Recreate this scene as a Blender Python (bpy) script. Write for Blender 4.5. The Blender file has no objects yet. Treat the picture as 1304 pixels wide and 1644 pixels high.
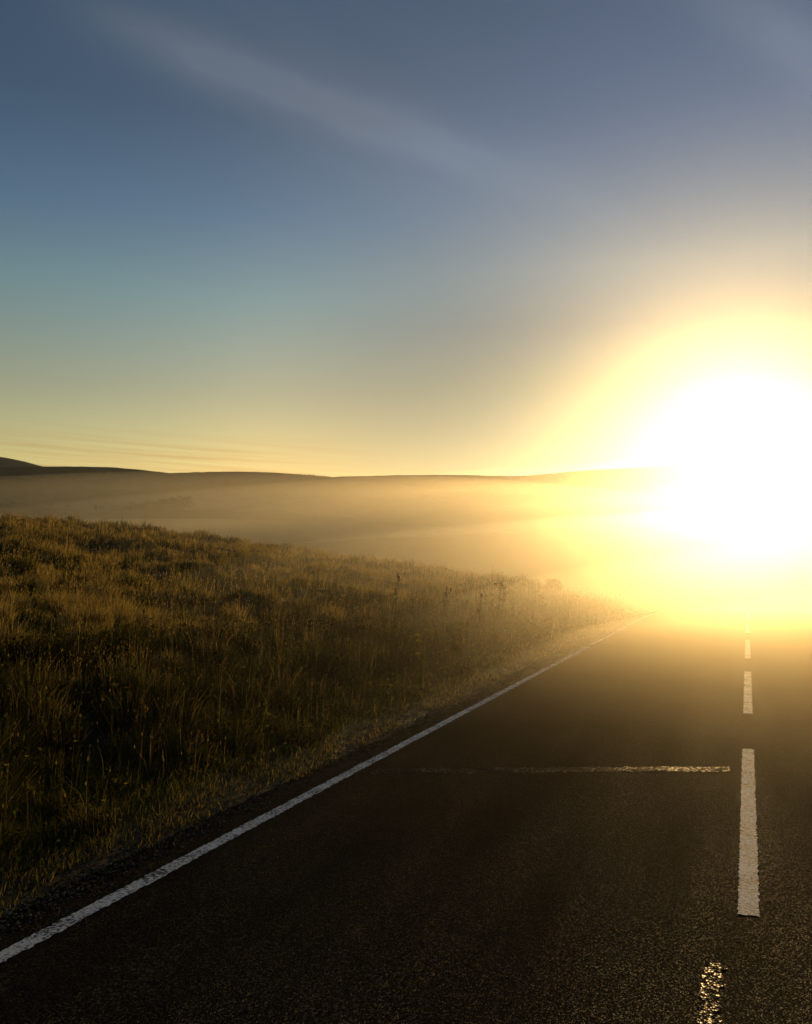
import math, random
import numpy as np

# ------------------------------------------------------------------ camera model of the place
W0, H0 = 1304.0, 1644.0
FPX = 1400.0                       # focal length in photo pixels
CAM = np.array([0.0, 0.0, 1.70])
YAW = math.radians(21.35)           # to the left of the road (+Y)
PITCH = math.radians(3.31)
_f = np.array([-math.sin(YAW) * math.cos(PITCH), math.cos(YAW) * math.cos(PITCH), math.sin(PITCH)])
_r = np.array([math.cos(YAW), math.sin(YAW), 0.0])
_u = np.cross(_r, _f)


def ray(px, py):
    d = _f + _r * ((px - W0 / 2) / FPX) - _u * ((py - H0 / 2) / FPX)
    return d / np.linalg.norm(d)


def project(P):
    q = np.asarray(P, float) - CAM
    dep = q @ _f
    return W0 / 2 + FPX * (q @ _r) / dep, H0 / 2 - FPX * (q @ _u) / dep, dep


# ------------------------------------------------------------------ noise and terrain
def _hash(ix, iy, s):
    n = (ix.astype(np.int64) * 374761393 + iy.astype(np.int64) * 668265263 + s * 1442695041) & 0x7FFFFFFF
    n = ((n ^ (n >> 13)) * 1274126177) & 0x7FFFFFFF
    n = ((n ^ (n >> 16)) * 668265263) & 0x7FFFFFFF
    return ((n ^ (n >> 15)) & 0xFFFFF) / 1048575.0


def vnoise(x, y, s=0):
    x = np.asarray(x, float); y = np.asarray(y, float)
    ix = np.floor(x); iy = np.floor(y)
    fx = x - ix; fy = y - iy
    fx = fx * fx * (3 - 2 * fx); fy = fy * fy * (3 - 2 * fy)
    a = _hash(ix, iy, s); b = _hash(ix + 1, iy, s); c = _hash(ix, iy + 1, s); d = _hash(ix + 1, iy + 1, s)
    return (a * (1 - fx) + b * fx) * (1 - fy) + (c * (1 - fx) + d * fx) * fy


def fbm(x, y, s=0, o=3):
    t = 0.0; a = 1.0; n = 0.0
    for k in range(o):
        t = t + a * vnoise(np.asarray(x) * 2 ** k + 13.7 * k, np.asarray(y) * 2 ** k - 7.3 * k, s + k)
        n += a; a *= 0.5
    return t / n


def sstep(a, b, x):
    t = np.clip((x - a) / (b - a), 0, 1)
    return t * t * (3 - 2 * t)


FLOOR = -9.0
ROAD_HALF = 3.37


def drop(q, q0=26.0, k=0.0021, smax=0.11):
    """A road or slope that is level up to q0 and then falls away, flattening out on the valley floor."""
    t = np.maximum(0, q - q0)
    tl = smax / (2 * k)
    z = np.where(t < tl, k * t * t, k * tl * tl + smax * (t - tl))
    F = -FLOOR
    return -F * (1 - np.exp(-z / F))


def road_z(Y):
    return drop(np.asarray(Y, float))


def edge_wobble(Y):
    return 0.10 * (fbm(Y * 1.7, Y * 0 + 3.1, 5, 5) - 0.5) + 0.14 * (vnoise(Y * 0.35, Y * 0 + 9.1, 6) - 0.5)


def terrain(X, Y):
    X = np.asarray(X, float); Y = np.asarray(Y, float)
    base = road_z(Y)
    # left: verge, bank, rising field
    u = -X - ROAD_HALF
    lft = 0.04 * sstep(0.0, 0.5, u) + 0.42 * sstep(0.9, 4.2, u) + 0.118 * np.maximum(0, u - 2.2) * sstep(2.2, 5, u)
    ll = np.maximum(0, u - 14.0)
    over = np.maximum(0, u - 19.0)
    lft = lft - 0.006 * over ** 2 + 0.026 * np.maximum(0, u - 13.0)
    lump = (fbm(X * 0.55, Y * 0.55, 21) - 0.5) * 0.8 + (vnoise(X * 0.16, Y * 0.16, 31) - 0.5) * 0.4
    lft = lft + lump * sstep(1.5, 6.0, u)
    # right: low verge and a shallow field
    v = X - ROAD_HALF
    rgt = 0.04 * sstep(0.0, 0.5, v) + 0.25 * sstep(0.9, 4.0, v) + 0.03 * np.maximum(0, v - 3)
    rgt = np.minimum(rgt, 1.6) + ((fbm(X * 0.5, Y * 0.5, 41) - 0.5) * 0.3) * sstep(1.5, 6, v)
    z = base + np.where(u > 0, lft, np.where(v > 0, rgt, 0.0))
    z = np.where(z < FLOOR, FLOOR + 0 * z, z)
    rr = np.hypot(X, Y)
    z = z + (fbm(X * 0.02, Y * 0.02, 51) - 0.5) * 3.0 * sstep(60, 140, rr)
    inside = (u < 0) & (v < 0)
    under = -0.07 * (1 - sstep(-0.30, 0.22, np.where(X < 0, u, v)))
    return np.where(inside, base, z) + under + 0.02 * (fbm(X * 3, Y * 3, 77, 3) - 0.5) * sstep(-0.1, 0.4, np.maximum(u, v))


# ------------------------------------------------------------------ ridge outlines seen from the camera, each with a real distance
SC = 0.6
RIDGES = [
    # (distance forward, front run, back run, outline)
    (130, 55, 70, [(-900, 925), (300, 886), (480, 871), (620, 863), (750, 857), (950, 849), (1100, 845), (1304, 842), (2100, 850)]),
    (215, 60, 60, [(-900, 828), (0, 824), (100, 822), (200, 819), (300, 818), (400, 820), (500, 825), (600, 833), (680, 842), (740, 853), (820, 864), (1000, 874), (2100, 884)]),
    (250, 40, 40, [(-700, 804), (0, 808), (60, 809), (100, 815), (140, 822), (300, 845), (900, 880), (2100, 890)]),
    (310, 60, 60, [(-900, 890), (0, 858), (300, 830), (380, 812), (430, 805), (500, 800), (560, 797), (640, 799), (740, 804), (820, 812), (900, 822), (1100, 842), (2100, 850)]),
    (350, 60, 60, [(-900, 752), (-200, 757), (0, 764), (70, 768), (130, 776), (250, 793), (400, 813), (800, 850), (2100, 880)]),
    (410, 90, 90, [(-900, 850), (0, 803), (100, 782), (170, 769), (260, 760), (380, 757), (450, 759), (490, 763), (540, 767), (620, 776), (750, 792), (2100, 840)]),
    (440, 110, 110, [(-900, 830), (300, 783), (400, 774), (480, 769), (540, 766), (650, 763), (740, 763), (830, 765), (950, 755), (1080, 748), (1304, 744), (1600, 742), (2100, 752)]),
    (480, 80, 80, [(-900, 758), (-300, 752), (0, 750), (70, 749), (130, 749), (180, 750), (255, 757), (330, 767), (500, 792), (900, 830), (2100, 860)]),
    (560, 110, 110, [(-1000, 720), (-500, 700), (-200, 712), (-60, 727), (0, 733), (30, 738), (65, 748), (130, 765), (400, 808), (2100, 860)]),
]


def ridge_points(dist, outline, n=260):
    xs = np.array([p[0] for p in outline], float); ys = np.array([p[1] for p in outline], float)
    # smooth interpolation (PCHIP-like via dense linear then blur)
    x = np.linspace(xs[0], xs[-1], n)
    y = np.interp(x, xs, ys)
    ker = np.array([1, 2, 3, 2, 1], float); ker /= ker.sum()
    yp = np.pad(y, 2, mode='edge'); y = np.convolve(yp, ker, 'valid')
    out = []
    for a, b in zip(x, y):
        d = ray(a, b)
        t = dist * SC / (d @ _f)
        out.append(CAM + d * t)
    return np.array(out)
# ====END MATH====
import bpy

random.seed(7)
rng = np.random.default_rng(11)
scene = bpy.context.scene
COL = scene.collection


def link(o):
    COL.objects.link(o)
    return o


def tag(o, label=None, cat=None, kind=None, group=None):
    if label: o['label'] = label
    if cat: o['category'] = cat
    if kind: o['kind'] = kind
    if group: o['group'] = group
    return o


def mesh_np(name, V, quads=None, tris=None, mat=None, col=None, smooth=True, parent=None):
    me = bpy.data.meshes.new(name)
    V = np.asarray(V, np.float32).reshape(-1, 3)
    nq = 0 if quads is None else len(quads)
    nt = 0 if tris is None else len(tris)
    loops = []
    if nq: loops.append(np.asarray(quads, np.int32).ravel())
    if nt: loops.append(np.asarray(tris, np.int32).ravel())
    loops = np.concatenate(loops)
    starts = np.concatenate([np.arange(nq) * 4, nq * 4 + np.arange(nt) * 3]).astype(np.int32)
    me.vertices.add(len(V)); me.vertices.foreach_set('co', V.ravel())
    me.loops.add(len(loops)); me.loops.foreach_set('vertex_index', loops)
    me.polygons.add(nq + nt); me.polygons.foreach_set('loop_start', starts)
    me.polygons.foreach_set('use_smooth', np.full(nq + nt, smooth, dtype=bool))
    if col is not None:
        a = me.color_attributes.new('Col', 'FLOAT_COLOR', 'POINT')
        c = np.ones((len(V), 4), np.float32); c[:, :3] = col
        a.data.foreach_set('color', c.ravel())
    me.update(calc_edges=True); me.validate()
    if mat: me.materials.append(mat)
    o = link(bpy.data.objects.new(name, me))
    if parent is not None: o.parent = parent
    return o


def grid_quads(nu, nv, wrap_v=False):
    i = np.arange(nu - 1)[:, None]; j = np.arange(nv if wrap_v else nv - 1)[None, :]
    jn = (j + 1) % nv
    a = i * nv + j; b = i * nv + jn; c = (i + 1) * nv + jn; d = (i + 1) * nv + j
    return np.stack([a + 0 * b, b + 0 * a, c + 0 * a, d + 0 * b], -1).reshape(-1, 4)


# ------------------------------------------------------------------ materials
def newmat(name):
    m = bpy.data.materials.new(name); m.use_nodes = True
    nt = m.node_tree; nt.nodes.clear()
    out = nt.nodes.new('ShaderNodeOutputMaterial')
    return m, nt, out


def N(nt, t, **kw):
    n = nt.nodes.new(t)
    for k, v in kw.items():
        if k in n.inputs: n.inputs[k].default_value = v
        else: setattr(n, k, v)
    return n


def noise(nt, vec, scale, detail=4, rough=0.55):
    n = N(nt, 'ShaderNodeTexNoise'); n.inputs['Scale'].default_value = scale
    n.inputs['Detail'].default_value = detail; n.inputs['Roughness'].default_value = rough
    if vec is not None: nt.links.new(vec, n.inputs['Vector'])
    return n


def ramp(nt, fac, stops):
    r = N(nt, 'ShaderNodeValToRGB')
    e = r.color_ramp.elements
    while len(e) < len(stops): e.new(0.5)
    for i, (p, c) in enumerate(stops):
        e[i].position = p; e[i].color = (*c, 1) if len(c) == 3 else c
    nt.links.new(fac, r.inputs['Fac'])
    return r


def math_(nt, op, a, b=None, c=None, clamp=False):
    n = N(nt, 'ShaderNodeMath', operation=op); n.use_clamp = clamp
    for i, v in enumerate((a, b, c)):
        if v is None: continue
        if isinstance(v, (int, float)): n.inputs[i].default_value = v
        else: nt.links.new(v, n.inputs[i])
    return n.outputs[0]


def mat_asphalt():
    m, nt, out = newmat('asphalt')
    tc = N(nt, 'ShaderNodeTexCoord'); v = tc.outputs['Object']
    vor = N(nt, 'ShaderNodeTexVoronoi'); vor.inputs['Scale'].default_value = 185
    nt.links.new(v, vor.inputs['Vector'])
    mp = N(nt, 'ShaderNodeMapping'); mp.inputs['Scale'].default_value = (1.6, 0.16, 1)
    nt.links.new(v, mp.inputs['Vector'])
    streak = noise(nt, mp.outputs[0], 1.6, 5)
    patch = noise(nt, v, 0.8, 5)
    fine = noise(nt, v, 240, 2)
    colr = ramp(nt, vor.outputs['Color'], [(0.0, (0.004, 0.004, 0.0042)), (0.75, (0.010, 0.0096, 0.0092)), (1.0, (0.026, 0.024, 0.022))])
    mx = N(nt, 'ShaderNodeMix', data_type='RGBA', blend_type='MULTIPLY'); mx.inputs[0].default_value = 1.0
    pr = ramp(nt, patch.outputs['Fac'], [(0.3, (0.65, 0.65, 0.66)), (0.7, (1.15, 1.1, 1.05))])
    nt.links.new(colr.outputs[0], mx.inputs[6]); nt.links.new(pr.outputs[0], mx.inputs[7])
    d = N(nt, 'ShaderNodeBsdfDiffuse'); d.inputs['Roughness'].default_value = 1.0
    nt.links.new(mx.outputs[2], d.inputs[0])
    g = N(nt, 'ShaderNodeBsdfGlossy'); g.inputs['Color'].default_value = (0.9, 0.88, 0.85, 1)
    g.inputs['Roughness'].default_value = 0.42
    # polished stones: only some of the cells shine, more of them in the worn streaks
    rnd = N(nt, 'ShaderNodeSeparateColor'); nt.links.new(vor.outputs['Color'], rnd.inputs[0])
    thr = math_(nt, 'MULTIPLY_ADD', streak.outputs['Fac'], 1.4, -0.34)
    lit = math_(nt, 'MULTIPLY', math_(nt, 'POWER', rnd.outputs[1], 7.0), thr, clamp=True)
    fac = math_(nt, 'MULTIPLY_ADD', lit, 0.065, 0.0018)
    h = math_(nt, 'MULTIPLY_ADD', vor.outputs['Distance'], -1.0, fine.outputs['Fac'])
    bp = N(nt, 'ShaderNodeBump'); bp.inputs['Strength'].default_value = 1.0; bp.inputs['Distance'].default_value = 0.008
    nt.links.new(h, bp.inputs['Height'])
    nt.links.new(bp.outputs[0], g.inputs['Normal']); nt.links.new(bp.outputs[0], d.inputs['Normal'])
    ms = N(nt, 'ShaderNodeMixShader')
    nt.links.new(fac, ms.inputs[0]); nt.links.new(d.outputs[0], ms.inputs[1]); nt.links.new(g.outputs[0], ms.inputs[2])
    nt.links.new(ms.outputs[0], out.inputs[0])
    return m


def mat_tar():
    m, nt, out = newmat('bitumen')
    tc = N(nt, 'ShaderNodeTexCoord'); v = tc.outputs['Object']
    vor = N(nt, 'ShaderNodeTexVoronoi'); vor.inputs['Scale'].default_value = 80
    nt.links.new(v, vor.inputs['Vector'])
    rnd = N(nt, 'ShaderNodeSeparateColor'); nt.links.new(vor.outputs['Color'], rnd.inputs[0])
    d = N(nt, 'ShaderNodeBsdfDiffuse'); d.inputs['Color'].default_value = (0.012, 0.0115, 0.011, 1)
    g = N(nt, 'ShaderNodeBsdfGlossy'); g.inputs['Color'].default_value = (0.9, 0.88, 0.85, 1); g.inputs['Roughness'].default_value = 0.36
    n1 = noise(nt, v, 3.5, 4)
    big = math_(nt, 'MULTIPLY_ADD', n1.outputs['Fac'], 3.0, -1.0, clamp=True)
    fac = math_(nt, 'MULTIPLY_ADD', math_(nt, 'MULTIPLY', math_(nt, 'POWER', rnd.outputs[1], 4.0), big), 0.15, 0.001)
    bp = N(nt, 'ShaderNodeBump'); bp.inputs['Strength'].default_value = 0.55; bp.inputs['Distance'].default_value = 0.008
    nt.links.new(vor.outputs['Distance'], bp.inputs['Height'])
    nt.links.new(bp.outputs[0], g.inputs['Normal']); nt.links.new(bp.outputs[0], d.inputs['Normal'])
    ms = N(nt, 'ShaderNodeMixShader')
    nt.links.new(fac, ms.inputs[0]); nt.links.new(d.outputs[0], ms.inputs[1]); nt.links.new(g.outputs[0], ms.inputs[2])
    nt.links.new(ms.outputs[0], out.inputs[0])
    return m


def mat_paint():
    m, nt, out = newmat('road_paint')
    tc = N(nt, 'ShaderNodeTexCoord'); v = tc.outputs['Object']
    mp = N(nt, 'ShaderNodeMapping'); mp.inputs['Scale'].default_value = (0.8, 0.8, 1)
    nt.links.new(v, mp.inputs['Vector'])
    n1 = noise(nt, mp.outputs[0], 60, 5, 0.7)
    n2 = noise(nt, v, 6, 3)
    vor = N(nt, 'ShaderNodeTexVoronoi'); vor.inputs['Scale'].default_value = 95
    nt.links.new(v, vor.inputs['Vector'])
    s = math_(nt, 'MULTIPLY_ADD', n2.outputs['Fac'], 0.45, n1.outputs['Fac'])
    cr = ramp(nt, s, [(0.63, (0.045, 0.042, 0.04)), (0.73, (0.62, 0.60, 0.58)), (0.9, (0.80, 0.77, 0.74))])
    b = N(nt, 'ShaderNodeBsdfDiffuse'); b.inputs['Roughness'].default_value = 0.8
    nt.links.new(cr.outputs[0], b.inputs['Color'])
    h = math_(nt, 'MULTIPLY_ADD', vor.outputs['Distance'], -0.8, n1.outputs['Fac'])
    bp = N(nt, 'ShaderNodeBump'); bp.inputs['Strength'].default_value = 0.7; bp.inputs['Distance'].default_value = 0.005
    nt.links.new(h, bp.inputs['Height']); nt.links.new(bp.outputs[0], b.inputs['Normal'])
    g = N(nt, 'ShaderNodeBsdfGlossy'); g.inputs['Color'].default_value = (0.95, 0.93, 0.9, 1); g.inputs['Roughness'].default_value = 0.5
    nt.links.new(bp.outputs[0], g.inputs['Normal'])
    ms = N(nt, 'ShaderNodeMixShader'); ms.inputs[0].default_value = 0.036
    nt.links.new(b.outputs[0], ms.inputs[1]); nt.links.new(g.outputs[0], ms.inputs[2])
    nt.links.new(ms.outputs[0], out.inputs[0])
    return m


def mat_soil():
    m, nt, out = newmat('turf_soil')
    tc = N(nt, 'ShaderNodeTexCoord'); v = tc.outputs['Object']
    n1 = noise(nt, v, 0.35, 6); n2 = noise(nt, v, 9, 6, 0.65)
    s = math_(nt, 'MULTIPLY_ADD', n2.outputs['Fac'], 0.6, n1.outputs['Fac'])
    cr = ramp(nt, s, [(0.55, (0.012, 0.011, 0.006)), (0.8, (0.026, 0.024, 0.011)), (1.0, (0.06, 0.05, 0.022))])
    b = N(nt, 'ShaderNodeBsdfPrincipled'); nt.links.new(cr.outputs[0], b.inputs['Base Color'])
    b.inputs['Roughness'].default_value = 0.95; b.inputs['Specular IOR Level'].default_value = 0.1
    bp = N(nt, 'ShaderNodeBump'); bp.inputs['Strength'].default_value = 0.8; bp.inputs['Distance'].default_value = 0.05
    nt.links.new(n2.outputs['Fac'], bp.inputs['Height']); nt.links.new(bp.outputs[0], b.inputs['Normal'])
    nt.links.new(b.outputs[0], out.inputs[0])
    return m


def mat_hill():
    m, nt, out = newmat('moorland')
    tc = N(nt, 'ShaderNodeTexCoord'); v = tc.outputs['Object']
    n1 = noise(nt, v, 0.03, 5); n2 = noise(nt, v, 0.5, 5)
    s = math_(nt, 'MULTIPLY_ADD', n2.outputs['Fac'], 0.4, n1.outputs['Fac'])
    cr = ramp(nt, s, [(0.5, (0.025, 0.027, 0.012)), (0.62, (0.05, 0.047, 0.022)), (0.75, (0.085, 0.075, 0.036)), (0.95, (0.14, 0.115, 0.06))])
    b = N(nt, 'ShaderNodeBsdfPrincipled'); nt.links.new(cr.outputs[0], b.inputs['Base Color'])
    b.inputs['Roughness'].default_value = 1.0; b.inputs['Specular IOR Level'].default_value = 0.05
    nt.links.new(b.outputs[0], out.inputs[0])
    return m


def mat_leaf(name, trans=0.5, rough=0.6, tint=1.0):
    m, nt, out = newmat(name)
    at = N(nt, 'ShaderNodeVertexColor'); at.layer_name = 'Col'
    d = N(nt, 'ShaderNodeBsdfDiffuse'); t = N(nt, 'ShaderNodeBsdfTranslucent')
    nt.links.new(at.outputs[0], d.inputs[0])
    hs = N(nt, 'ShaderNodeHueSaturation'); hs.inputs['Saturation'].default_value = 1.15; hs.inputs['Value'].default_value = tint
    nt.links.new(at.outputs[0], hs.inputs['Color']); nt.links.new(hs.outputs[0], t.inputs[0])
    mx = N(nt, 'ShaderNodeMixShader'); mx.inputs[0].default_value = trans
    nt.links.new(d.outputs[0], mx.inputs[1]); nt.links.new(t.outputs[0], mx.inputs[2])
    nt.links.new(mx.outputs[0], out.inputs[0])
    return m


M_ASPH, M_TAR, M_PAINT, M_SOIL, M_HILL = mat_asphalt(), mat_tar(), mat_paint(), mat_soil(), mat_hill()
M_GRASS = mat_leaf('grass_blade', 0.5)
M_TREE = mat_leaf('tree_leaf', 0.35)
M_BARK, _nt, _o = newmat('bark')
_b = N(_nt, 'ShaderNodeBsdfPrincipled'); _b.inputs['Base Color'].default_value = (0.05, 0.04, 0.03, 1); _b.inputs['Roughness'].default_value = 0.9
_nn = noise(_nt, None, 14, 5); _bb = N(_nt, 'ShaderNodeBump'); _bb.inputs['Strength'].default_value = 0.5
_nt.links.new(_nn.outputs['Fac'], _bb.inputs['Height']); _nt.links.new(_bb.outputs[0], _b.inputs['Normal']); _nt.links.new(_b.outputs[0], _o.inputs[0])

# ------------------------------------------------------------------ ground sheet: polar rings, fine near the camera, out to the horizon
nr, na = 330, 900
rad = np.concatenate([[0.0], np.geomspace(0.6, 2500, nr - 1)])
ang = np.linspace(0, 2 * np.pi, na, endpoint=False)
R, A = np.meshgrid(rad, ang, indexing='ij')
GX, GY = R * np.sin(A), R * np.cos(A)
GZ = terrain(GX, GY)
ground = mesh_np('ground', np.stack([GX, GY, GZ], -1).reshape(-1, 3), grid_quads(nr, na, True), None, M_SOIL)
tag(ground, 'rough moorland ground under the grass, falling to a misty valley', 'ground', 'structure')

# ------------------------------------------------------------------ road with its paint and joints
ys = np.concatenate([np.arange(-14, 60, 0.1), np.arange(60, 190, 1.0)])
cross = np.linspace(-1, 1, 25)
Yg, Cg = np.meshgrid(ys, cross, indexing='ij')
wl = ROAD_HALF + edge_wobble(Yg)
Xg = Cg * wl
Zg = road_z(Yg) + 0.012 - 0.02 * (np.abs(Cg)) ** 2 + 0.0015 * (fbm(Xg * 1.2, Yg * 0.8, 61) - 0.5) - 0.012 * (np.abs(Cg) > 0.99)


def rz(X, Y):
    return road_z(Y) + 0.012 - 0.02 * np.minimum(1, np.abs(np.asarray(X) / ROAD_HALF)) ** 2 + 0.0015 * (fbm(np.asarray(X) * 1.2, np.asarray(Y) * 0.8, 61) - 0.5)


road = mesh_np('road', np.stack([Xg, Yg, Zg], -1).reshape(-1, 3), grid_quads(len(ys), len(cross))[:, ::-1], None, M_ASPH)
tag(road, 'dark asphalt two lane moorland road running straight over a crest', 'road', 'structure')


def strip(name, x0, x1, y0, y1, mat, dy=0.02, nx=5, lift=0.003, jag=0.008, seed=0, endjag=0.02, xjag_freq=14, skew=0.0):
    yy = np.linspace(y0, y1, max(4, int((y1 - y0) / dy)))
    cc = np.linspace(0, 1, nx)
    Yv, Cv = np.meshgrid(yy, cc, indexing='ij')
    lo = x0 + jag * (fbm(yy * xjag_freq, yy * 0 + seed, seed) - 0.5) * 2
    hi = x1 + jag * (fbm(yy * xjag_freq, yy * 0 + seed + 50, seed + 9) - 0.5) * 2.6
    Xv = lo[:, None] * (1 - Cv) + hi[:, None] * Cv
    e = endjag * (vnoise(Xv * 40, Xv * 0 + seed, seed + 3) - 0.5)
    Yv = Yv + e + skew * (Xv - x1)
    Zv = rz(Xv, Yv) + lift
    return mesh_np(name, np.stack([Xv, Yv, Zv], -1).reshape(-1, 3), grid_quads(len(yy), nx)[:, ::-1], None, mat, parent=road)


EDGE_X = -3.04
strip('edge_line', EDGE_X - 0.047, EDGE_X + 0.047, -12, 60, M_PAINT, dy=0.012, seed=3, jag=0.011, xjag_freq=40)
strip('edge_line', 2.985, 3.095, -12, 60, M_PAINT, dy=0.04, seed=4)
# 4 m marks with 2 m gaps
y0 = 4.58
for k in range(-2, 9):
    a = y0 + 6.0 * k
    strip('centre_dash', -0.078, 0.018, a, a + 4.0, M_PAINT, dy=0.012, nx=7, seed=20 + k, jag=0.008, xjag_freq=80)
strip('tar_joint', -2.9, -0.17, 7.62, 7.80, M_TAR, dy=0.02, nx=120, lift=0.003, seed=51, jag=0.02, endjag=0.08, skew=0.40)
strip('tar_joint', -3.25, -2.65, 18.1, 18.5, M_TAR, dy=0.02, nx=30, lift=0.003, seed=52, jag=0.05, endjag=0.08, skew=0.40)
strip('tar_patch', -0.2, -0.13, 3.35, 4.0, M_TAR, dy=0.01, nx=7, lift=0.003, seed=53, jag=0.025, xjag_freq=25)

# ------------------------------------------------------------------ hills
HN = ['low misty slope just beyond the crest of the road', 'pale rounded hill behind the field', 'small brow with bushes at the left of the valley',
      'faint middle hill in the mist', 'brown slope at the left of the valley', 'long rounded hill in the middle distance',
      'broad hill under the sun', 'long flat moor behind the left slope', 'highest grey peak at the left horizon']
for i, (dist, fr, bk, outl) in enumerate(RIDGES):
    P = ridge_points(dist, outl)
    n = len(P)
    S = np.concatenate([np.linspace(-1, 0, 26), np.linspace(0, 1, 16)[1:]])
    fwd = np.array([_f[0], _f[1], 0.0]); fwd /= np.linalg.norm(fwd)
    V = []
    base = FLOOR - 6
    for s in S:
        run = (fr if s < 0 else bk) * SC
        sh = 0.5 + 0.5 * math.cos(math.pi * s)
        q = P + fwd * (s * run)
        nz = (fbm(q[:, 0] * 0.05, q[:, 1] * 0.05, 70 + i, 4) - 0.5) * 1.6 * abs(s) * (1 - 0.3 * abs(s))
        fine = (fbm(q[:, 0] * 0.6, q[:, 1] * 0.6, 90 + i, 2) - 0.5) * 0.22
        q = q.copy(); q[:, 2] = base + (P[:, 2] - base) * sh + nz + fine
        V.append(q)
    o = mesh_np('hill', np.array(V).reshape(-1, 3), grid_quads(len(S), n)[:, ::-1], None, M_HILL)
    tag(o, HN[i], 'hill', 'structure')

# ------------------------------------------------------------------ grass
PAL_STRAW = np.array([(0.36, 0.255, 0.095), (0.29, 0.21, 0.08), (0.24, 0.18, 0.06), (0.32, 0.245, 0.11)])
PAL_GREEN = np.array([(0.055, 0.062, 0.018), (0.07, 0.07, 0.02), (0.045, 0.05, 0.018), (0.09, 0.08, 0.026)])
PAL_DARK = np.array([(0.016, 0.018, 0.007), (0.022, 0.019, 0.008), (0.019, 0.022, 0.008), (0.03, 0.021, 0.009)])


def pick(pal, n):
    return pal[rng.integers(0, len(pal), n)] * rng.uniform(0.75, 1.25, (n, 1))


def blades(X, Y, L, Wd, colr, lean=0.35, zoff=-0.02):
    """five-vertex curved blades; returns verts, quads, tris, colours"""
    n = len(X)
    Z = terrain(X, Y) + zoff
    az = rng.uniform(0, 2 * np.pi, n)
    ln = np.abs(rng.normal(0, lean, n)) * L
    wind = np.stack([np.full(n, 0.12), np.full(n, -0.05)], -1) * L[:, None]
    dx = np.cos(az) * ln + wind[:, 0]; dy = np.sin(az) * ln + wind[:, 1]
    fa = rng.uniform(0, np.pi, n)
    wx, wy = np.cos(fa) * Wd / 2, np.sin(fa) * Wd / 2
    B = np.stack([X, Y, Z], -1)
    Md = np.stack([X + dx * 0.35, Y + dy * 0.35, Z + L * 0.58], -1)
    T = np.stack([X + dx, Y + dy, Z + np.sqrt(np.maximum(0.2, 1 - (ln / L) ** 2 * 0.6)) * L], -1)
    w3 = np.stack([wx, wy, 0 * wx], -1)
    V = np.stack([B - w3, B + w3, Md + w3 * 0.8, Md - w3 * 0.8, T], 1)
    i0 = np.arange(n)[:, None] * 5
    q = i0 + np.array([[0, 1, 2, 3]]); t = i0 + np.array([[3, 2, 4]])
    C = np.repeat(colr[:, None, :], 5, 1)
    return V.reshape(-1, 3), q, t, C.reshape(-1, 3), T


def heads(T, size, colr):
    """seed heads: two crossed slim diamonds at the blade tips"""
    n = len(T); Vs, Qs, Cs = [], [], []
    for k in range(2):
        a = rng.uniform(0, np.pi, n)
        w = np.stack([np.cos(a), np.sin(a), 0 * a], -1) * (size * 0.16)[:, None]
        h = np.array([0.12, -0.05, 1.0])[None, :] * size[:, None]
        V = np.stack([T - h * 0.25, T + w + h * 0.2, T + h * 0.9, T - w + h * 0.25], 1)
        Vs.append(V.reshape(-1, 3)); Qs.append(np.arange(n)[:, None] * 4 + np.arange(4)[None, :] + k * n * 4)
        Cs.append(np.repeat(colr[:, None, :], 4, 1).reshape(-1, 3))
    return np.concatenate(Vs), np.concatenate(Qs), np.concatenate(Cs)


def leaves(X, Y, Zo, size, colr):
    n = len(X)
    Z = terrain(X, Y) + Zo
    d = rng.normal(0, 1, (n, 3)); d /= np.linalg.norm(d, axis=1)[:, None]
    e = np.cross(d, rng.normal(0, 1, (n, 3))); e /= np.linalg.norm(e, axis=1)[:, None]
    B = np.stack([X, Y, Z], -1)
    V = np.stack([B - d * size[:, None], B + e * size[:, None] * 0.45, B + d * size[:, None], B - e * size[:, None] * 0.45], 1)
    return V.reshape(-1, 3), np.arange(n)[:, None] * 4 + np.arange(4)[None, :], np.repeat(colr[:, None, :], 4, 1).reshape(-1, 3)


class Bag:
    def __init__(s): s.V, s.Q, s.T, s.C, s.n = [], [], [], [], 0

    def add(s, V, Q=None, T=None, C=None):
        if Q is not None: s.Q.append(Q + s.n)
        if T is not None: s.T.append(T + s.n)
        s.V.append(V); s.C.append(C); s.n += len(V)

    def build(s, name, mat, parent=None, smooth=False):
        return mesh_np(name, np.concatenate(s.V), np.concatenate(s.Q) if s.Q else None, np.concatenate(s.T) if s.T else None, mat, np.concatenate(s.C), smooth, parent)


def polar(n, r0, r1, a0, a1, power=0.0):
    r = np.exp(rng.uniform(math.log(r0), math.log(r1), n))
    a = rng.uniform(math.radians(a0), math.radians(a1), n)
    return -r * np.sin(a), r * np.cos(a), r


def wscale(r):
    return np.clip(r / 6.0, 0.55, 8)


# field: tussocky pale grass
def tuss(X, Y):
    return fbm(X * 0.75, Y * 0.75, 101, 3), fbm(X * 0.22 + 5, Y * 0.22, 111, 3)


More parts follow.
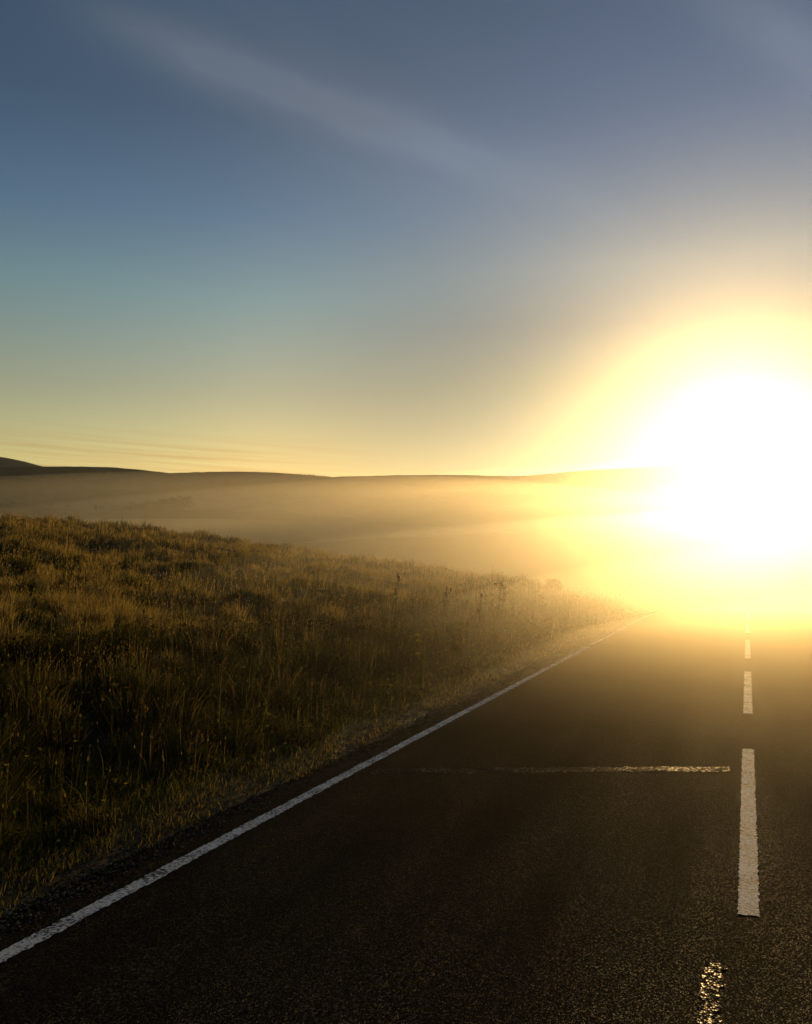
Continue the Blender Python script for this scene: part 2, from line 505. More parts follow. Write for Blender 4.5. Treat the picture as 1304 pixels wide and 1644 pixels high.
def clump(X, Y, cell, pull, seed):
    """pull points towards jittered tussock centres; returns new points, outward direction, distance to the centre and per-tussock randoms"""
    ix, iy = np.floor(X / cell), np.floor(Y / cell)
    best = np.full(len(X), 1e9); cx = X.copy(); cy = Y.copy(); ch = np.zeros(len(X)); ck = np.zeros(len(X))
    for dx in (-1, 0, 1):
        for dy in (-1, 0, 1):
            jx, jy = ix + dx, iy + dy
            px_ = (jx + _hash(jx, jy, seed)) * cell; py_ = (jy + _hash(jx, jy, seed + 1)) * cell
            d2 = (X - px_) ** 2 + (Y - py_) ** 2
            m = d2 < best
            best = np.where(m, d2, best); cx = np.where(m, px_, cx); cy = np.where(m, py_, cy)
            ch = np.where(m, _hash(jx, jy, seed + 2), ch); ck = np.where(m, _hash(jx, jy, seed + 3), ck)
    d = np.sqrt(best) / cell
    ox, oy = (X - cx), (Y - cy)
    ln = np.hypot(ox, oy) + 1e-6
    return cx + ox * pull, cy + oy * pull, ox / ln, oy / ln, d, ch, ck


def blades_dir(X, Y, L, Wd, colr, ox, oy, out, spread, zoff=-0.02):
    """curved blades that fall outwards from their tussock"""
    n = len(X)
    Z = terrain(X, Y) + zoff
    az = np.arctan2(oy, ox) + rng.normal(0, 0.8, n)
    ln = np.clip(out + rng.normal(0, spread, n), 0.02, 0.95) * L
    dx = np.cos(az) * ln + 0.05 * L; dy = np.sin(az) * ln - 0.02 * L
    fa = rng.uniform(0, np.pi, n)
    w3 = np.stack([np.cos(fa) * Wd / 2, np.sin(fa) * Wd / 2, 0 * Wd], -1)
    up = np.sqrt(np.maximum(0.08, 1 - (ln / L) ** 2))
    B = np.stack([X, Y, Z], -1)
    Md = np.stack([X + dx * 0.38, Y + dy * 0.38, Z + L * up * 0.66], -1)
    T = np.stack([X + dx, Y + dy, Z + up * L], -1)
    V = np.stack([B - w3, B + w3, Md + w3 * 0.8, Md - w3 * 0.8, T], 1)
    i0 = np.arange(n)[:, None] * 5
    return V.reshape(-1, 3), i0 + np.array([[0, 1, 2, 3]]), i0 + np.array([[3, 2, 4]]), np.repeat(colr[:, None, :], 5, 1).reshape(-1, 3), T


bag = Bag()
X, Y, r = polar(720000, 5.0, 62, 2, 58)
u = -X - ROAD_HALF
t1, t2 = tuss(X, Y)
keep = (u > 3.0 + 2.4 * (vnoise(X * 0.4, Y * 0.4, 7) - 0.5)) & (rng.uniform(0, 1, len(X)) < 0.35 + 1.0 * sstep(0.3, 0.62, t2))
X, Y, r, t1, t2, u = X[keep], Y[keep], r[keep], t1[keep], t2[keep], u[keep]
X, Y, ox, oy, d, ch, ck = clump(X, Y, 0.62, 0.72, 301)
n = len(X)
big = sstep(0.32, 0.66, t1)
L = (0.10 + 0.20 * ch + 0.10 * big) * (1.15 - 0.75 * np.clip(d, 0, 1)) * rng.uniform(0.6, 1.3, n)
ps = np.clip(0.08 + 0.85 * sstep(0.40, 0.62, t2 * 0.5 + ck * 0.35 + t1 * 0.15), 0.05, 0.88)
isS = rng.uniform(0, 1, n) < ps
c = np.where(isS[:, None], pick(PAL_STRAW, n), np.where((rng.uniform(0, 1, n) < 0.6)[:, None], pick(PAL_GREEN, n), pick(PAL_DARK, n)))
V, Q, T, C, tip = blades_dir(X, Y, L, 0.0034 * wscale(r), c, ox, oy, 0.25 + 0.5 * np.clip(d, 0, 1), 0.2)
bag.add(V, Q, T, C)
sel = (rng.uniform(0, 1, n) < 0.05) & (ch > 0.35)
rs = r[sel]; Ls = L[sel] + rng.uniform(0.08, 0.24, sel.sum()); cs = pick(PAL_STRAW, sel.sum())
V, Q, T, C, tip = blades_dir(X[sel], Y[sel], Ls, 0.0018 * wscale(rs), cs, ox[sel], oy[sel], 0.18, 0.15)
bag.add(V, Q, T, C)
V, Q, C = heads(tip, 0.036 * np.clip(rs / 14, 0.8, 1.5), cs); bag.add(V, Q, None, C)
tag(bag.build('field_grass', M_GRASS), 'pale dry tussocky grass over the rising field', 'grass', 'stuff')

# bank beside the road: taller and darker, weedy
bag = Bag()
X, Y, r = polar(560000, 3.0, 52, 0, 64)
u = -X - ROAD_HALF
wob = vnoise(X * 0.4, Y * 0.4, 7) - 0.5
lo = 0.55 + 0.9 * (fbm(X * 0.7, Y * 0.7, 17, 3) - 0.5)
keep = (u > lo) & (u < 4.4 + 2.4 * wob)
X, Y, r, u, lo = X[keep], Y[keep], r[keep], u[keep], lo[keep]
X, Y, ox, oy, d, ch, ck = clump(X, Y, 0.55, 0.75, 351)
n = len(X)
t1, t2 = tuss(X * 1.3 + 40, Y * 1.3)
L = (0.12 + 0.24 * ch + 0.22 * sstep(0.36, 0.66, t1)) * (1.15 - 0.6 * np.clip(d, 0, 1)) * rng.uniform(0.55, 1.25, n) * (0.35 + 0.65 * sstep(0.0, 0.9, u - lo))
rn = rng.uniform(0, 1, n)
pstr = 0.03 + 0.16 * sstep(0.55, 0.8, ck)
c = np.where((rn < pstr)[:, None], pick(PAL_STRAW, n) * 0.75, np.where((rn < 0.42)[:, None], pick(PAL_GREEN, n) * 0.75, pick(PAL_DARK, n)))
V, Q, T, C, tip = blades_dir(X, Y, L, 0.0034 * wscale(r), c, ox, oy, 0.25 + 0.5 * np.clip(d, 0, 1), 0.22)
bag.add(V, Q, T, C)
sel = rng.uniform(0, 1, n) < 0.010
Ls = L[sel] + rng.uniform(0.10, 0.30, sel.sum()); cs = pick(PAL_STRAW, sel.sum()) * 0.7
V, Q, T, C, tip = blades_dir(X[sel], Y[sel], Ls, 0.0019 * wscale(r[sel]), cs, ox[sel], oy[sel], 0.2, 0.18)
bag.add(V, Q, T, C)
V, Q, C = heads(tip, 0.036 * np.clip(r[sel] / 14, 0.8, 1.5), cs); bag.add(V, Q, None, C)
sel = rng.uniform(0, 1, n) < 0.30
V, Q, C = leaves(X[sel] + rng.normal(0, .08, sel.sum()), Y[sel], L[sel] * rng.uniform(0.15, 0.95, sel.sum()), rng.uniform(0.010, 0.032, sel.sum()) * np.clip(r[sel] / 9, 0.7, 2.2), np.where((rng.uniform(0, 1, sel.sum()) < 0.5)[:, None], pick(PAL_DARK, sel.sum()) * 1.2, pick(PAL_GREEN, sel.sum())))
bag.add(V, Q, None, C)
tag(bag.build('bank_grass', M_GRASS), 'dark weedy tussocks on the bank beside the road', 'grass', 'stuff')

# verge: short trodden grass creeping on to the asphalt
bag = Bag()
X, Y, r = polar(420000, 3.0, 50, 0, 66)
u = -X - ROAD_HALF
lo = 0.04 + 0.55 * (fbm(X * 1.6, Y * 1.6, 27, 4) - 0.5)
keep = (u > lo) & (u < 1.6) & (rng.uniform(0, 1, len(X)) < 0.38 + 0.9 * sstep(0.35, 0.65, fbm(X * 2.6, Y * 2.6, 37)))
X, Y, r, u = X[keep], Y[keep], r[keep], u[keep]
n = len(X)
L = (0.03 + 0.09 * sstep(0.0, 1.3, u)) * rng.uniform(0.6, 1.8, n)
rn = rng.uniform(0, 1, n)
pst = 0.10 + 0.32 * (1 - sstep(0.05, 0.5, u))
c = np.where((rn < pst)[:, None], pick(PAL_STRAW, n) * np.array([0.95, 0.92, 0.75]), np.where((rn < 0.8)[:, None], pick(PAL_GREEN, n) * 1.25, pick(PAL_DARK, n)))
V, Q, T, C, tip = blades(X, Y, L, 0.0036 * wscale(r), c, 0.85, 0.0)
bag.add(V, Q, T, C)
tag(bag.build('verge_grass', M_GRASS), 'short yellowish grass creeping over the edge of the road', 'grass', 'stuff')

# grit and crumbled tarmac along the edge
n = 9000
Y = np.exp(rng.uniform(math.log(2.8), math.log(40), n))
u = rng.normal(0.03, 0.13, n)
X = -ROAD_HALF - u
Z = np.maximum(terrain(X, Y), rz(X, Y) * (u < 0.05) + -9 * (u >= 0.05))
sz = np.clip(rng.lognormal(-5.0, 0.45, n), 0.003, 0.02) * np.clip(Y / 8, 0.8, 2)
base_oct = np.array([(1, 0, 0), (0, 1, 0), (-1, 0, 0), (0, -1, 0), (0, 0, 0.8), (0, 0, -0.5)], float)
Vg = np.stack([X, Y, Z], -1)[:, None, :] + base_oct[None] * sz[:, None, None] * rng.uniform(0.6, 1.3, (n, 6, 3))
tri = np.array([(0, 1, 4), (1, 2, 4), (2, 3, 4), (3, 0, 4), (1, 0, 5), (2, 1, 5), (3, 2, 5), (0, 3, 5)])
Tg = (np.arange(n)[:, None, None] * 6 + tri[None]).reshape(-1, 3)
cg = np.repeat(np.array((0.06, 0.055, 0.048))[None] * rng.uniform(0.3, 1.7, (n, 1)), 6, 0)
M_GRIT = mat_leaf('grit', 0.0)
tag(mesh_np('gravel', Vg.reshape(-1, 3), None, Tg, M_GRIT, cg, False), 'loose grit and crumbled tarmac along the left edge of the road', 'gravel', 'stuff')

# right-hand verge
bag = Bag()
X, Y, r = polar(60000, 4, 50, -75, 0)
v = X - ROAD_HALF
keep = v > 0.1 + 0.3 * (vnoise(X, Y, 3) - 0.5)
X, Y, r, v = X[keep], Y[keep], r[keep], v[keep]
n = len(X)
L = (0.05 + 0.3 * sstep(0.3, 2.5, v)) * rng.uniform(0.6, 1.3, n)
c = np.where((rng.uniform(0, 1, n) < 0.35)[:, None], pick(PAL_STRAW, n), pick(PAL_GREEN, n))
V, Q, T, C, tip = blades(X, Y, L, 0.006 * wscale(r), c, 0.4)
bag.add(V, Q, T, C)
tag(bag.build('far_verge_grass', M_GRASS), 'grass along the other side of the road', 'grass', 'stuff')

# ------------------------------------------------------------------ single weeds standing out of the grass
def tube_np(pts, r0, r1, sides=5):
    pts = np.asarray(pts, float); n = len(pts); V = []
    for i, p in enumerate(pts):
        d = pts[min(i + 1, n - 1)] - pts[max(i - 1, 0)]; d /= np.linalg.norm(d) + 1e-9
        a_ = np.cross(d, (0.3, 1, 0.1)); a_ /= np.linalg.norm(a_); b_ = np.cross(d, a_)
        rr = r0 + (r1 - r0) * i / (n - 1)
        for k in range(sides):
            t = 2 * math.pi * k / sides
            V.append(p + rr * (math.cos(t) * a_ + math.sin(t) * b_))
    return np.array(V), grid_quads(n, sides, True)


def puff(c, size, n, leaf, squash=(1, 1, 1)):
    """many leaf-sized faces spread through a lumpy volume"""
    d = rng.normal(0, 1, (n, 3)); d /= np.linalg.norm(d, axis=1)[:, None]
    r = rng.uniform(0, 1, n) ** 0.45
    p = np.asarray(c) + d * r[:, None] * size * np.asarray(squash)
    e = rng.normal(0, 1, (n, 3)); e /= np.linalg.norm(e, axis=1)[:, None]
    f = np.cross(e, rng.normal(0, 1, (n, 3))); f /= np.linalg.norm(f, axis=1)[:, None]
    ls = leaf * rng.uniform(0.6, 1.3, n)[:, None]
    V = np.stack([p - e * ls, p + f * ls * 0.5, p + e * ls, p - f * ls * 0.5], 1)
    return V.reshape(-1, 3), np.arange(n)[:, None] * 4 + np.arange(4)[None, :]


def root_at(px, r):
    d = ray(px, 900.0); h = d[:2] / np.linalg.norm(d[:2])
    x, y = h * r
    return np.array([x, y, float(terrain(x, y))])


def top_z(px, py, base):
    d = ray(px, py); t = np.hypot(base[0], base[1]) / np.hypot(d[0], d[1])
    return CAM[2] + d[2] * t


def empty(name, loc):
    o = link(bpy.data.objects.new(name, None)); o.location = loc; o.empty_display_size = 0.1
    return o


def weed(name, px, py, r, label, cat, branches=3, head=0.03, col=(0.05, 0.036, 0.018), spread=0.10, leafy=5, bend=(0.02, 0.0), head_n=40, sq=(0.7, 0.7, 1.6), stem_w=0.006):
    b0 = root_at(px, r)
    h = top_z(px, py, b0) - b0[2]
    e = empty(name, b0)
    tops = []
    V, Q = [], []; n0 = 0
    def add(v, q):
        nonlocal n0
        V.append(v); Q.append(q + n0); n0 += len(v)
    main = [np.array([bend[0] * (k / 5) ** 2 * h * 3, bend[1] * (k / 5) ** 2 * h * 3, -0.03 + (h + 0.03) * k / 5]) for k in range(6)]
    w_ = stem_w * max(1.0, r / 12)
    add(*tube_np(main, w_, w_ * 0.55)); tops.append(main[-1])
    for k in range(branches):
        t = 0.55 + 0.38 * (k + rng.uniform(0, 0.6)) / max(1, branches)
        p0 = main[0] + (main[-1] - main[0]) * t; p0 = np.array([np.interp(t * h, [m[2] for m in main], [m[j] for m in main]) for j in (0, 1)] + [t * h])
        a_ = rng.uniform(0, 2 * math.pi); ln = spread * rng.uniform(0.6, 1.2)
        p1 = p0 + np.array([math.cos(a_) * ln, math.sin(a_) * ln, ln * rng.uniform(1.2, 2.0)])
        p1[2] = min(p1[2], h * 0.985)
        pm = (p0 + p1) / 2 + np.array([math.cos(a_), math.sin(a_), -0.4]) * ln * 0.2
        add(*tube_np([p0, pm, p1], w_ * 0.6, w_ * 0.4)); tops.append(p1)
    c = np.tile(np.array(col), (n0, 1))
    mesh_np('stem', np.concatenate(V), np.concatenate(Q), None, M_GRASS, c, True, e)
    for p in tops:
        if head > 0:
            v, q = puff(p, head, head_n, head * 0.45, sq)
            mesh_np('seed_head', v, q, None, M_GRASS, np.array(col) * rng.uniform(0.7, 1.4, (len(v), 1)), False, e)
    for k in range(leafy):
        z = h * rng.uniform(0.12, 0.7); a_ = rng.uniform(0, 2 * math.pi); L_ = 0.16 * rng.uniform(0.6, 1.2)
        dx, dy = math.cos(a_), math.sin(a_)
        bx = np.array([np.interp(z, [m[2] for m in main], [m[j] for m in main]) for j in (0, 1)])
        w2 = L_ * 0.16
        mid = np.array([bx[0] + dx * L_ * 0.5, bx[1] + dy * L_ * 0.5, z + L_ * 0.35]); tip = np.array([bx[0] + dx * L_, bx[1] + dy * L_, z + L_ * 0.15])
        pv_ = np.array([-dy, dx, 0]) * w2
        v = np.array([[bx[0], bx[1], z], mid - pv_, tip, mid + pv_])
        mesh_np('leaf', v, np.array([[0, 1, 2, 3]]), None, M_GRASS, np.tile(np.array((0.045, 0.05, 0.018)), (4, 1)), False, e)
    tag(e, label, cat)
    return e


weed('thistle', 635, 928, 17.5, 'lone dark thistle with one ragged head standing in pale grass left of the other weeds', 'thistle', 1, 0.055, leafy=3, spread=0.05)
weed('dock', 714, 945, 19.0, 'dark dock with paired seed heads between the lone thistle and the tallest weed', 'weed', 3, 0.035, spread=0.09)
weed('dock', 768, 957, 17.0, 'short dark weed with a blunt brown head just left of the tallest weed', 'weed', 1, 0.04, spread=0.06)
weed('hogweed', 799, 936, 19.0, 'tallest weed on the bank, dark and branching with several flat seed heads', 'weed', 5, 0.032, spread=0.12, sq=(1.2, 1.2, 0.6), leafy=6)
weed('grass_stalk', 884, 1003, 19.0, 'single pale bent grass stalk lit by the sun low beside the road verge', 'grass', 0, 0.035, (0.45, 0.34, 0.16), leafy=0, bend=(0.06, 0.0), sq=(0.5, 0.5, 2.6), stem_w=0.01)
weed('ragwort', 678, 1012, 10.5, 'weed topped with pale yellow flower clusters in the dark bank below the docks', 'flower', 4, 0.028, (0.30, 0.25, 0.07), spread=0.10, sq=(1.2, 1.2, 0.5))
weed('ragwort', 735, 1000, 11.5, 'leafy weed with faint yellow flowers right of the other flowering weed', 'flower', 6, 0.026, (0.22, 0.18, 0.06), spread=0.13, sq=(1.2, 1.2, 0.5), leafy=9)
weed('sorrel', 228, 1128, 7.6, 'thin reddish sorrel spike catching light in the dark grass at the left', 'weed', 2, 0.02, (0.20, 0.12, 0.05), spread=0.05, sq=(0.5, 0.5, 2.4))
weed('sorrel', 318, 1180, 7.2, 'slender rusty sorrel spike nearer the road than the other sorrel', 'weed', 1, 0.018, (0.16, 0.10, 0.05), spread=0.05, sq=(0.5, 0.5, 2.4))
fl = None
for px, py, r in [(15, 1228, 5.6), (47, 1214, 5.8), (124, 1190, 6.2), (170, 1285, 5.6), (205, 1258, 5.9), (500, 1152, 8.6), (640, 1040, 10.2), (657, 1022, 11.0), (30, 1000, 10.5), (410, 1035, 10.0)]:
    b0 = root_at(px, r); h = top_z(px, py, b0) - b0[2]
    if h < 0.08: continue
    e = empty('wildflower', b0)
    v, q = tube_np([(0, 0, -0.03), (0.01, 0, h * 0.5), (0.015, 0.005, h)], 0.0022, 0.0016)
    mesh_np('stem', v, q, None, M_GRASS, np.tile((0.05, 0.055, 0.02), (len(v), 1)), True, e)
    v = [np.array([0.015, 0.005, h])]; tr = []
    for k in range(10):
        a_ = 2 * math.pi * k / 10; rr = 0.016 if k % 2 == 0 else 0.009
        v.append(np.array([0.015 + math.cos(a_) * rr, 0.005 + math.sin(a_) * rr, h + (0.007 if k % 2 == 0 else 0.003)])); tr.append([0, 1 + k, 1 + (k + 1) % 10])
    mesh_np('petals', np.array(v), None, np.array(tr), M_GRASS, np.tile((0.62, 0.48, 0.08), (11, 1)), False, e)
    tag(e, 'tiny yellow wildflower speck low in the dark bank grass', 'flower', None, 'yellow wildflowers on the bank')

# ------------------------------------------------------------------ bushes and trees in the mist
def tree(name, px, base_py, dist, h_px, w_px, label, cat, leafn=900, lobes=7, dark=1.0):
    d = ray(px, base_py); t = dist * SC / (d @ _f); b0 = CAM + d * t
    m_ = dist * SC / FPX
    H, Wd = h_px * m_, w_px * m_
    e = empty(name, b0)
    v, q = tube_np([(0, 0, -0.6), (0.02 * H, 0, H * 0.3), (-0.02 * H, 0.02 * H, H * 0.75)], 0.045 * H, 0.012 * H, 7)
    mesh_np('trunk', v, q, None, M_BARK, np.tile((0.04, 0.03, 0.02), (len(v), 1)), True, e)
    bg_ = Bag()
    for k in range(lobes):
        cx_ = rng.uniform(-0.5, 0.5) * Wd * 0.62; cy_ = rng.uniform(-0.5, 0.5) * Wd * 0.5
        cz_ = H * (0.12 + 0.62 * rng.uniform(0, 1) * (1 - abs(cx_) / Wd * 1.2))
        V, Q = puff((cx_, cy_, cz_), rng.uniform(0.18, 0.30) * min(Wd, H * 1.3), leafn // lobes, 0.03 * min(H, Wd) + 0.02, (1.15, 1.1, 0.95))
        bg_.add(V, Q, None, np.array((0.035, 0.04, 0.016)) * dark * rng.uniform(0.6, 1.4, (len(V), 1)))
    bg_.build('crown', M_TREE, e)
    tag(e, label, cat)
    return e


tree('bush', 82, 813, 252, 10, 30, 'broad low hawthorn bush on the brow at the far left of the valley', 'bush')
tree('bush', 112, 815, 252, 6, 16, 'smallest rounded bush between two broader bushes in the valley mist', 'bush')
tree('bush', 155, 818, 240, 13, 30, 'dense round bush standing alone left of the sloping wood', 'bush')
tree('bush', 20, 809, 252, 4, 34, 'flat scrubby bush low on the brow at the left edge of the valley', 'bush')
tree('bush', 885, 952, 58, 24, 40, 'pale hazy bush at the crest of the bank beside the road', 'bush', 1600, 10)
bg_ = Bag()
for k in range(46):
    f = (k + rng.uniform(-0.3, 0.3)) / 45
    px = 182 + 122 * f; dist = 240 + 14 * rng.uniform(-1, 1)
    topy = 813 - 16 * sstep(0, 1, np.array(f)) + rng.uniform(-1.5, 2)
    d = ray(px, float(topy) + 5); p = CAM + d * (dist * SC / (d @ _f)); m_ = dist * SC / FPX
    V, Q = puff((0, 0, 0), 5.5 * m_ * rng.uniform(0.8, 1.25), 260, 0.10, (1.1, 1.1, 1.0))
    bg_.add(V + p, Q, None, np.array((0.035, 0.04, 0.016)) * rng.uniform(0.6, 1.4, (len(V), 1)))
    V, Q = puff((0, 0, 0), 6 * m_, 160, 0.12, (1.1, 1.1, 1.3))
    bg_.add(V + p - np.array([0, 0, 0.9]), Q, None, np.array((0.03, 0.034, 0.015)) * rng.uniform(0.6, 1.4, (len(V), 1)))
tag(bg_.build('wood', M_TREE), 'dim wood of small trees climbing the slope in the valley mist', 'wood', 'stuff')
bg_ = Bag()
for k in range(16):
    px = 478 + 52 * (k + rng.uniform(-0.4, 0.4)) / 15; dist = 412
    py = np.interp(px, [450, 490, 540], [759, 763, 767]) - 0.6 + 0.9 * rng.uniform(0, 1)
    d = ray(px, float(py)); p = CAM + d * (dist * SC / (d @ _f))
    V, Q = puff((0, 0, 0), rng.uniform(0.25, 0.5), 120, 0.09, (1.3, 1.2, 0.9))
    bg_.add(V + p, Q, None, np.array((0.035, 0.04, 0.016)) * rng.uniform(0.6, 1.4, (len(V), 1)))
tag(bg_.build('scrub', M_TREE), 'thin line of scrub along the crest of the long rounded hill', 'scrub', 'stuff')

# ------------------------------------------------------------------ haze
mh, nt, out = newmat('haze_air')
pv = N(nt, 'ShaderNodeVolumePrincipled')
pv.inputs['Color'].default_value = (1.0, 0.95, 0.85, 1)
HAZE_D = 0.00028
pv.inputs['Density'].default_value = HAZE_D
pv.inputs['Anisotropy'].default_value = 0.90
nt.links.new(pv.outputs[0], out.inputs['Volume'])
import bmesh


def box(name, lo, hi, mat):
    bm = bmesh.new(); bmesh.ops.create_cube(bm, size=1.0)
    for vtx in bm.verts:
        vtx.co = [lo[k] + (vtx.co[k] + 0.5) * (hi[k] - lo[k]) for k in range(3)]
    me = bpy.data.meshes.new(name); bm.to_mesh(me); bm.free(); me.materials.append(mat)
    return link(bpy.data.objects.new(name, me))


top = max(float(ridge_points(d, o)[:, 2].max()) for d, _a, _b, o in RIDGES) + 2
hz = box('haze', (-2600, -2600, FLOOR - 12), (2600, 2600, top), mh)
tag(hz, 'golden evening haze filling the valley and lying over the road', 'haze', 'stuff')

# thicker mist patches named haze: valley mist, and crest ones added for lens glow
MISTS = [
    # centre, radii, density, forwardness, label
    ((14.0, 17.5, -1.7), (21.0, 17.2, 3.6), 0.0140, 0.905, (1.0, 0.90, 0.68), 'dense heart of the golden mist added over the crest of the road for lens glow'),
    ((15.0, 23.0, -1.5), (26.0, 22.5, 4.5), 0.0070, 0.89, (1.0, 0.91, 0.70), 'golden mist added round the crest of the road for lens glow'),
    ((10.0, 30.0, -1.4), (30.0, 30.0, 5.6), 0.0028, 0.86, (1.0, 0.92, 0.72), 'soft outer mist added round the crest of the road for lens glow'),
    ((30.0, 84.0, -3.0), (92.0, 72.0, 9.5), 0.0029, 0.89, (1.0, 0.96, 0.90), 'mist lying in the valley beyond the crest'),
    ((8.0, 90.0, -3.0), (125.0, 80.0, 12.0), 0.0032, 0.85, (1.0, 0.93, 0.76), 'thin outer mist in the valley beyond the crest'),
    ((-82.0, 118.0, -1.0), (80.0, 74.0, 9.0), 0.0050, 0.78, (1.0, 0.90, 0.70), 'brown mist over the left side of the valley below the peak'),
    ((-90.0, 150.0, 0.0), (110.0, 98.0, 17.0), 0.0028, 0.78, (1.0, 0.90, 0.70), 'thin upper mist over the left side of the valley'),
]
for MC, MR, MD, MG, MCOL, lab in MISTS:
    mm, nt, out = newmat('mist_air')
    pv = N(nt, 'ShaderNodeVolumePrincipled')
    pv.inputs['Color'].default_value = (*MCOL, 1)
    pv.inputs['Density'].default_value = MD
    pv.inputs['Anisotropy'].default_value = MG
    nt.links.new(pv.outputs[0], out.inputs['Volume'])
    bm = bmesh.new(); bmesh.ops.create_uvsphere(bm, u_segments=96, v_segments=48, radius=1.0)
    for vtx in bm.verts:
        c = vtx.co
        vtx.co = (MC[0] + c.x * MR[0], MC[1] + c.y * MR[1], MC[2] + c.z * MR[2])
    me = bpy.data.meshes.new('haze'); bm.to_mesh(me); bm.free(); me.materials.append(mm)
    tag(link(bpy.data.objects.new('haze', me)), lab, 'mist', 'stuff')

# ------------------------------------------------------------------ sky and sun
SUN_EL = math.radians(7.4)
SUN_AZ = math.radians(-0.3)
w = bpy.data.worlds.new('World'); scene.world = w; w.use_nodes = True
nt = w.node_tree; nt.nodes.clear()
wo = nt.nodes.new('ShaderNodeOutputWorld'); bg = nt.nodes.new('ShaderNodeBackground')
sky = nt.nodes.new('ShaderNodeTexSky'); sky.sky_type = 'NISHITA'; sky.sun_disc = False
sky.sun_elevation = SUN_EL; sky.sun_rotation = SUN_AZ
sky.air_density = 1.0; sky.dust_density = 0.7; sky.ozone_density = 2.6; sky.altitude = 300
bg.inputs['Strength'].default_value = 0.05
tcw = N(nt, 'ShaderNodeTexCoord')
nrm = N(nt, 'ShaderNodeVectorMath', operation='NORMALIZE'); nt.links.new(tcw.outputs['Generated'], nrm.inputs[0])
DIR = nrm.outputs[0]
wn = noise(nt, DIR, 3.0, 3, 0.5)


def vdot(v):
    n = N(nt, 'ShaderNodeVectorMath', operation='DOT_PRODUCT'); nt.links.new(DIR, n.inputs[0]); n.inputs[1].default_value = tuple(v)
    return n.outputs['Value']


def streak_cloud(pa, pb, width, warp, a0, a1, b0, b1, amount, seed):
    """A long veil of cirrus lying along the great circle through two directions, fading out at both ends."""
    A_, B_ = ray(*pa), ray(*pb)
    nn = np.cross(A_, B_); nn /= np.linalg.norm(nn)
    tt = np.cross(nn, A_)
    dist = math_(nt, 'ADD', vdot(nn), math_(nt, 'MULTIPLY_ADD', wn.outputs['Fac'], warp, -warp / 2))
    along = math_(nt, 'ARCTAN2', vdot(tt), vdot(A_))
    q = math_(nt, 'DIVIDE', dist, width)
    g = math_(nt, 'POWER', 2.718, math_(nt, 'MULTIPLY', math_(nt, 'MULTIPLY', q, q), -1.0))
    m0 = N(nt, 'ShaderNodeMapRange', interpolation_type='SMOOTHSTEP'); nt.links.new(along, m0.inputs[0]); m0.inputs[1].default_value = a0; m0.inputs[2].default_value = a1
    m1 = N(nt, 'ShaderNodeMapRange', interpolation_type='SMOOTHSTEP'); nt.links.new(along, m1.inputs[0]); m1.inputs[1].default_value = b0; m1.inputs[2].default_value = b1
    m1.inputs[3].default_value = 1.0; m1.inputs[4].default_value = 0.0
    cx = N(nt, 'ShaderNodeCombineXYZ'); nt.links.new(math_(nt, 'MULTIPLY', along, 3.0), cx.inputs[0]); nt.links.new(math_(nt, 'MULTIPLY', dist, 14.0), cx.inputs[1]); cx.inputs[2].default_value = seed
    sn = noise(nt, cx.outputs[0], 2.2, 7, 0.62)
    v = math_(nt, 'MULTIPLY', math_(nt, 'MULTIPLY', g, m0.outputs[0]), m1.outputs[0])
    return math_(nt, 'MULTIPLY', v, math_(nt, 'MULTIPLY_ADD', sn.outputs['Fac'], 1.4 * amount, 0.15 * amount))


c1 = streak_cloud((180, 40), (850, 290), 0.024, 0.025, -0.10, 0.10, 0.28, 0.58, 1.0, 1.0)
c2 = streak_cloud((400, 60), (1000, 420), 0.085, 0.05, -0.3, 0.1, 0.3, 0.8, 0.35, 7.0)
c3 = streak_cloud((1180, 10), (1304, 90), 0.03, 0.03, -0.15, 0.05, 0.3, 0.6, 0.85, 4.0)
cl = math_(nt, 'ADD', math_(nt, 'ADD', c1, c2), c3)
# thin bars of stratus low over the left horizon
sep = N(nt, 'ShaderNodeSeparateXYZ'); nt.links.new(DIR, sep.inputs[0])
azi = math_(nt, 'ARCTAN2', sep.outputs[0], sep.outputs[1])
el = sep.outputs[2]
cx = N(nt, 'ShaderNodeCombineXYZ'); nt.links.new(math_(nt, 'MULTIPLY', azi, 3.0), cx.inputs[0])
nt.links.new(math_(nt, 'MULTIPLY_ADD', azi, 7.0, math_(nt, 'MULTIPLY', el, 170.0)), cx.inputs[1])
bn = noise(nt, cx.outputs[0], 1.0, 6, 0.68)
bars = N(nt, 'ShaderNodeMapRange'); nt.links.new(bn.outputs['Fac'], bars.inputs[0]); bars.inputs[1].default_value = 0.42; bars.inputs[2].default_value = 0.70
e0 = N(nt, 'ShaderNodeMapRange', interpolation_type='SMOOTHSTEP'); nt.links.new(el, e0.inputs[0]); e0.inputs[1].default_value = 0.155; e0.inputs[2].default_value = 0.115; 
z0 = N(nt, 'ShaderNodeMapRange', interpolation_type='SMOOTHSTEP'); nt.links.new(azi, z0.inputs[0]); z0.inputs[1].default_value = -0.36; z0.inputs[2].default_value = -0.62
barf = math_(nt, 'MULTIPLY', math_(nt, 'MULTIPLY', bars.outputs[0], e0.outputs[0]), z0.outputs[0])
addc = N(nt, 'ShaderNodeMix', data_type='RGBA', blend_type='ADD')
nt.links.new(cl, addc.inputs[0]); nt.links.new(sky.outputs[0], addc.inputs[6]); addc.inputs[7].default_value = (0.92, 0.86, 0.78, 1)
dk = N(nt, 'ShaderNodeMix', data_type='RGBA', blend_type='MULTIPLY')
nt.links.new(barf, dk.inputs[0]); nt.links.new(addc.outputs[2], dk.inputs[6]); dk.inputs[7].default_value = (0.86, 0.70, 0.64, 1)
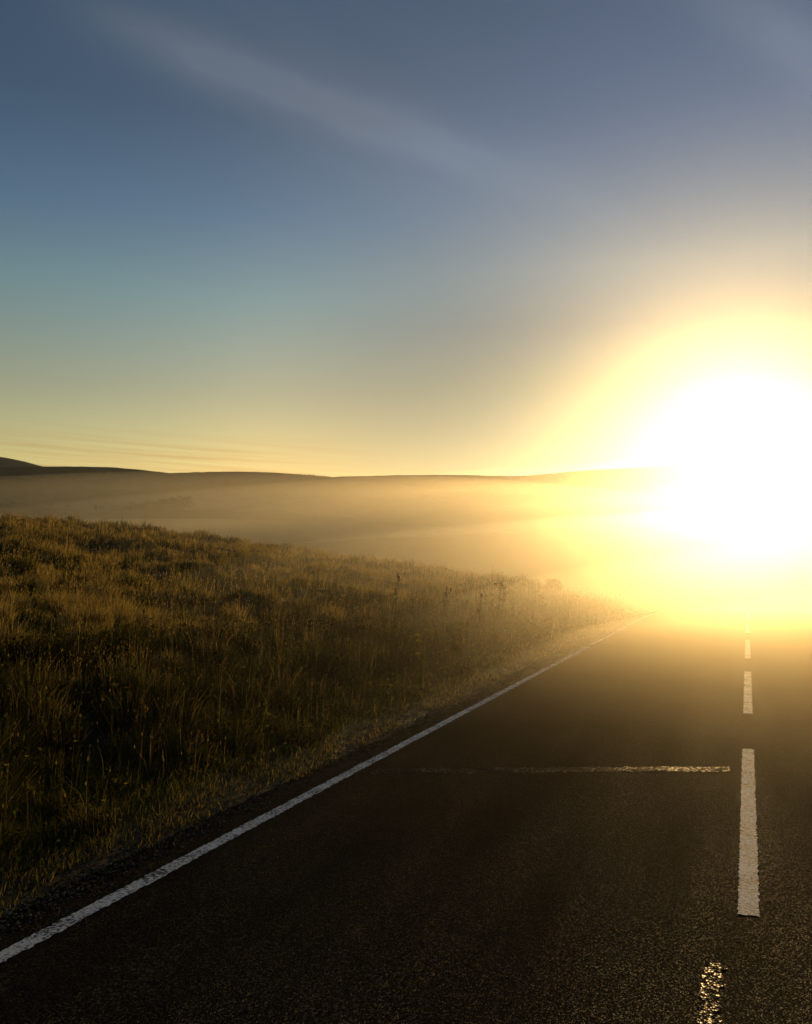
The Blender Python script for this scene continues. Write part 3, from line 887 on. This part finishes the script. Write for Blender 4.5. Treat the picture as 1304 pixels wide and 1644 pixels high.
# dusty evening air: warmer near the horizon away from the sun, bluer overhead
def elramp(stops):
    r_ = ramp(nt, math_(nt, 'MULTIPLY', el, 2.0, clamp=True), [(p * 2.0, tuple(x / 6.0 for x in c_)) for p, c_ in stops])
    return r_.outputs[0]


RL = elramp([(0.07, (5.2, 3.0, 1.15)), (0.12, (4.6, 2.75, 1.10)), (0.19, (3.5, 2.3, 1.2)), (0.29, (2.5, 2.28, 1.62)), (0.37, (1.75, 1.72, 1.62)), (0.46, (1.32, 1.26, 1.22))])
RS = elramp([(0.08, (1.7, 1.5, 0.95)), (0.14, (1.25, 1.15, 0.80)), (0.2, (1.0, 1.0, 0.74)), (0.26, (0.95, 0.98, 0.88)), (0.32, (1.30, 1.34, 1.22)), (0.46, (1.02, 1.22, 1.46))])
ca = vdot((0.0, math.cos(SUN_EL), math.sin(SUN_EL)))
sb = N(nt, 'ShaderNodeMapRange', interpolation_type='SMOOTHSTEP'); nt.links.new(ca, sb.inputs[0]); sb.inputs[1].default_value = 0.84; sb.inputs[2].default_value = 0.985
rm = N(nt, 'ShaderNodeMix', data_type='RGBA'); nt.links.new(sb.outputs[0], rm.inputs[0]); nt.links.new(RL, rm.inputs[6]); nt.links.new(RS, rm.inputs[7])
m3 = N(nt, 'ShaderNodeMix', data_type='RGBA', blend_type='MULTIPLY'); m3.inputs[0].default_value = 1.0
nt.links.new(dk.outputs[2], m3.inputs[6]); nt.links.new(rm.outputs[2], m3.inputs[7])
m4 = N(nt, 'ShaderNodeVectorMath', operation='SCALE'); nt.links.new(m3.outputs[2], m4.inputs[0]); m4.inputs['Scale'].default_value = 6.0
nt.links.new(m4.outputs[0], bg.inputs['Color']); nt.links.new(bg.outputs[0], wo.inputs[0])

sl = bpy.data.lights.new('sun', 'SUN'); sl.energy = 5.0; sl.angle = math.radians(0.5); sl.color = (1.0, 0.64, 0.25)
so = link(bpy.data.objects.new('sun', sl)); so.rotation_euler = (-(math.pi / 2 - SUN_EL), 0, -SUN_AZ)

# ------------------------------------------------------------------ camera
cd = bpy.data.cameras.new('camera'); cam = link(bpy.data.objects.new('camera', cd))
cd.sensor_fit = 'VERTICAL'; cd.sensor_height = 36.0; cd.lens = FPX / H0 * 36.0
cd.clip_start = 0.05; cd.clip_end = 8000
cam.location = CAM; cam.rotation_euler = (math.pi / 2 + PITCH, 0, YAW)
scene.camera = cam

scene.render.engine = 'CYCLES'
scene.render.resolution_x, scene.render.resolution_y = 812, 1024
cy = scene.cycles
cy.max_bounces = 12; cy.diffuse_bounces = 2; cy.glossy_bounces = 2; cy.transmission_bounces = 3
cy.volume_bounces = 8; cy.transparent_max_bounces = 8
cy.use_denoising = True
cy.sample_clamp_indirect = 4.0
vs = scene.view_settings
vs.view_transform = 'Standard'; vs.look = 'None'; vs.exposure = 0.0; vs.gamma = 1.0; vs.use_curve_mapping = False
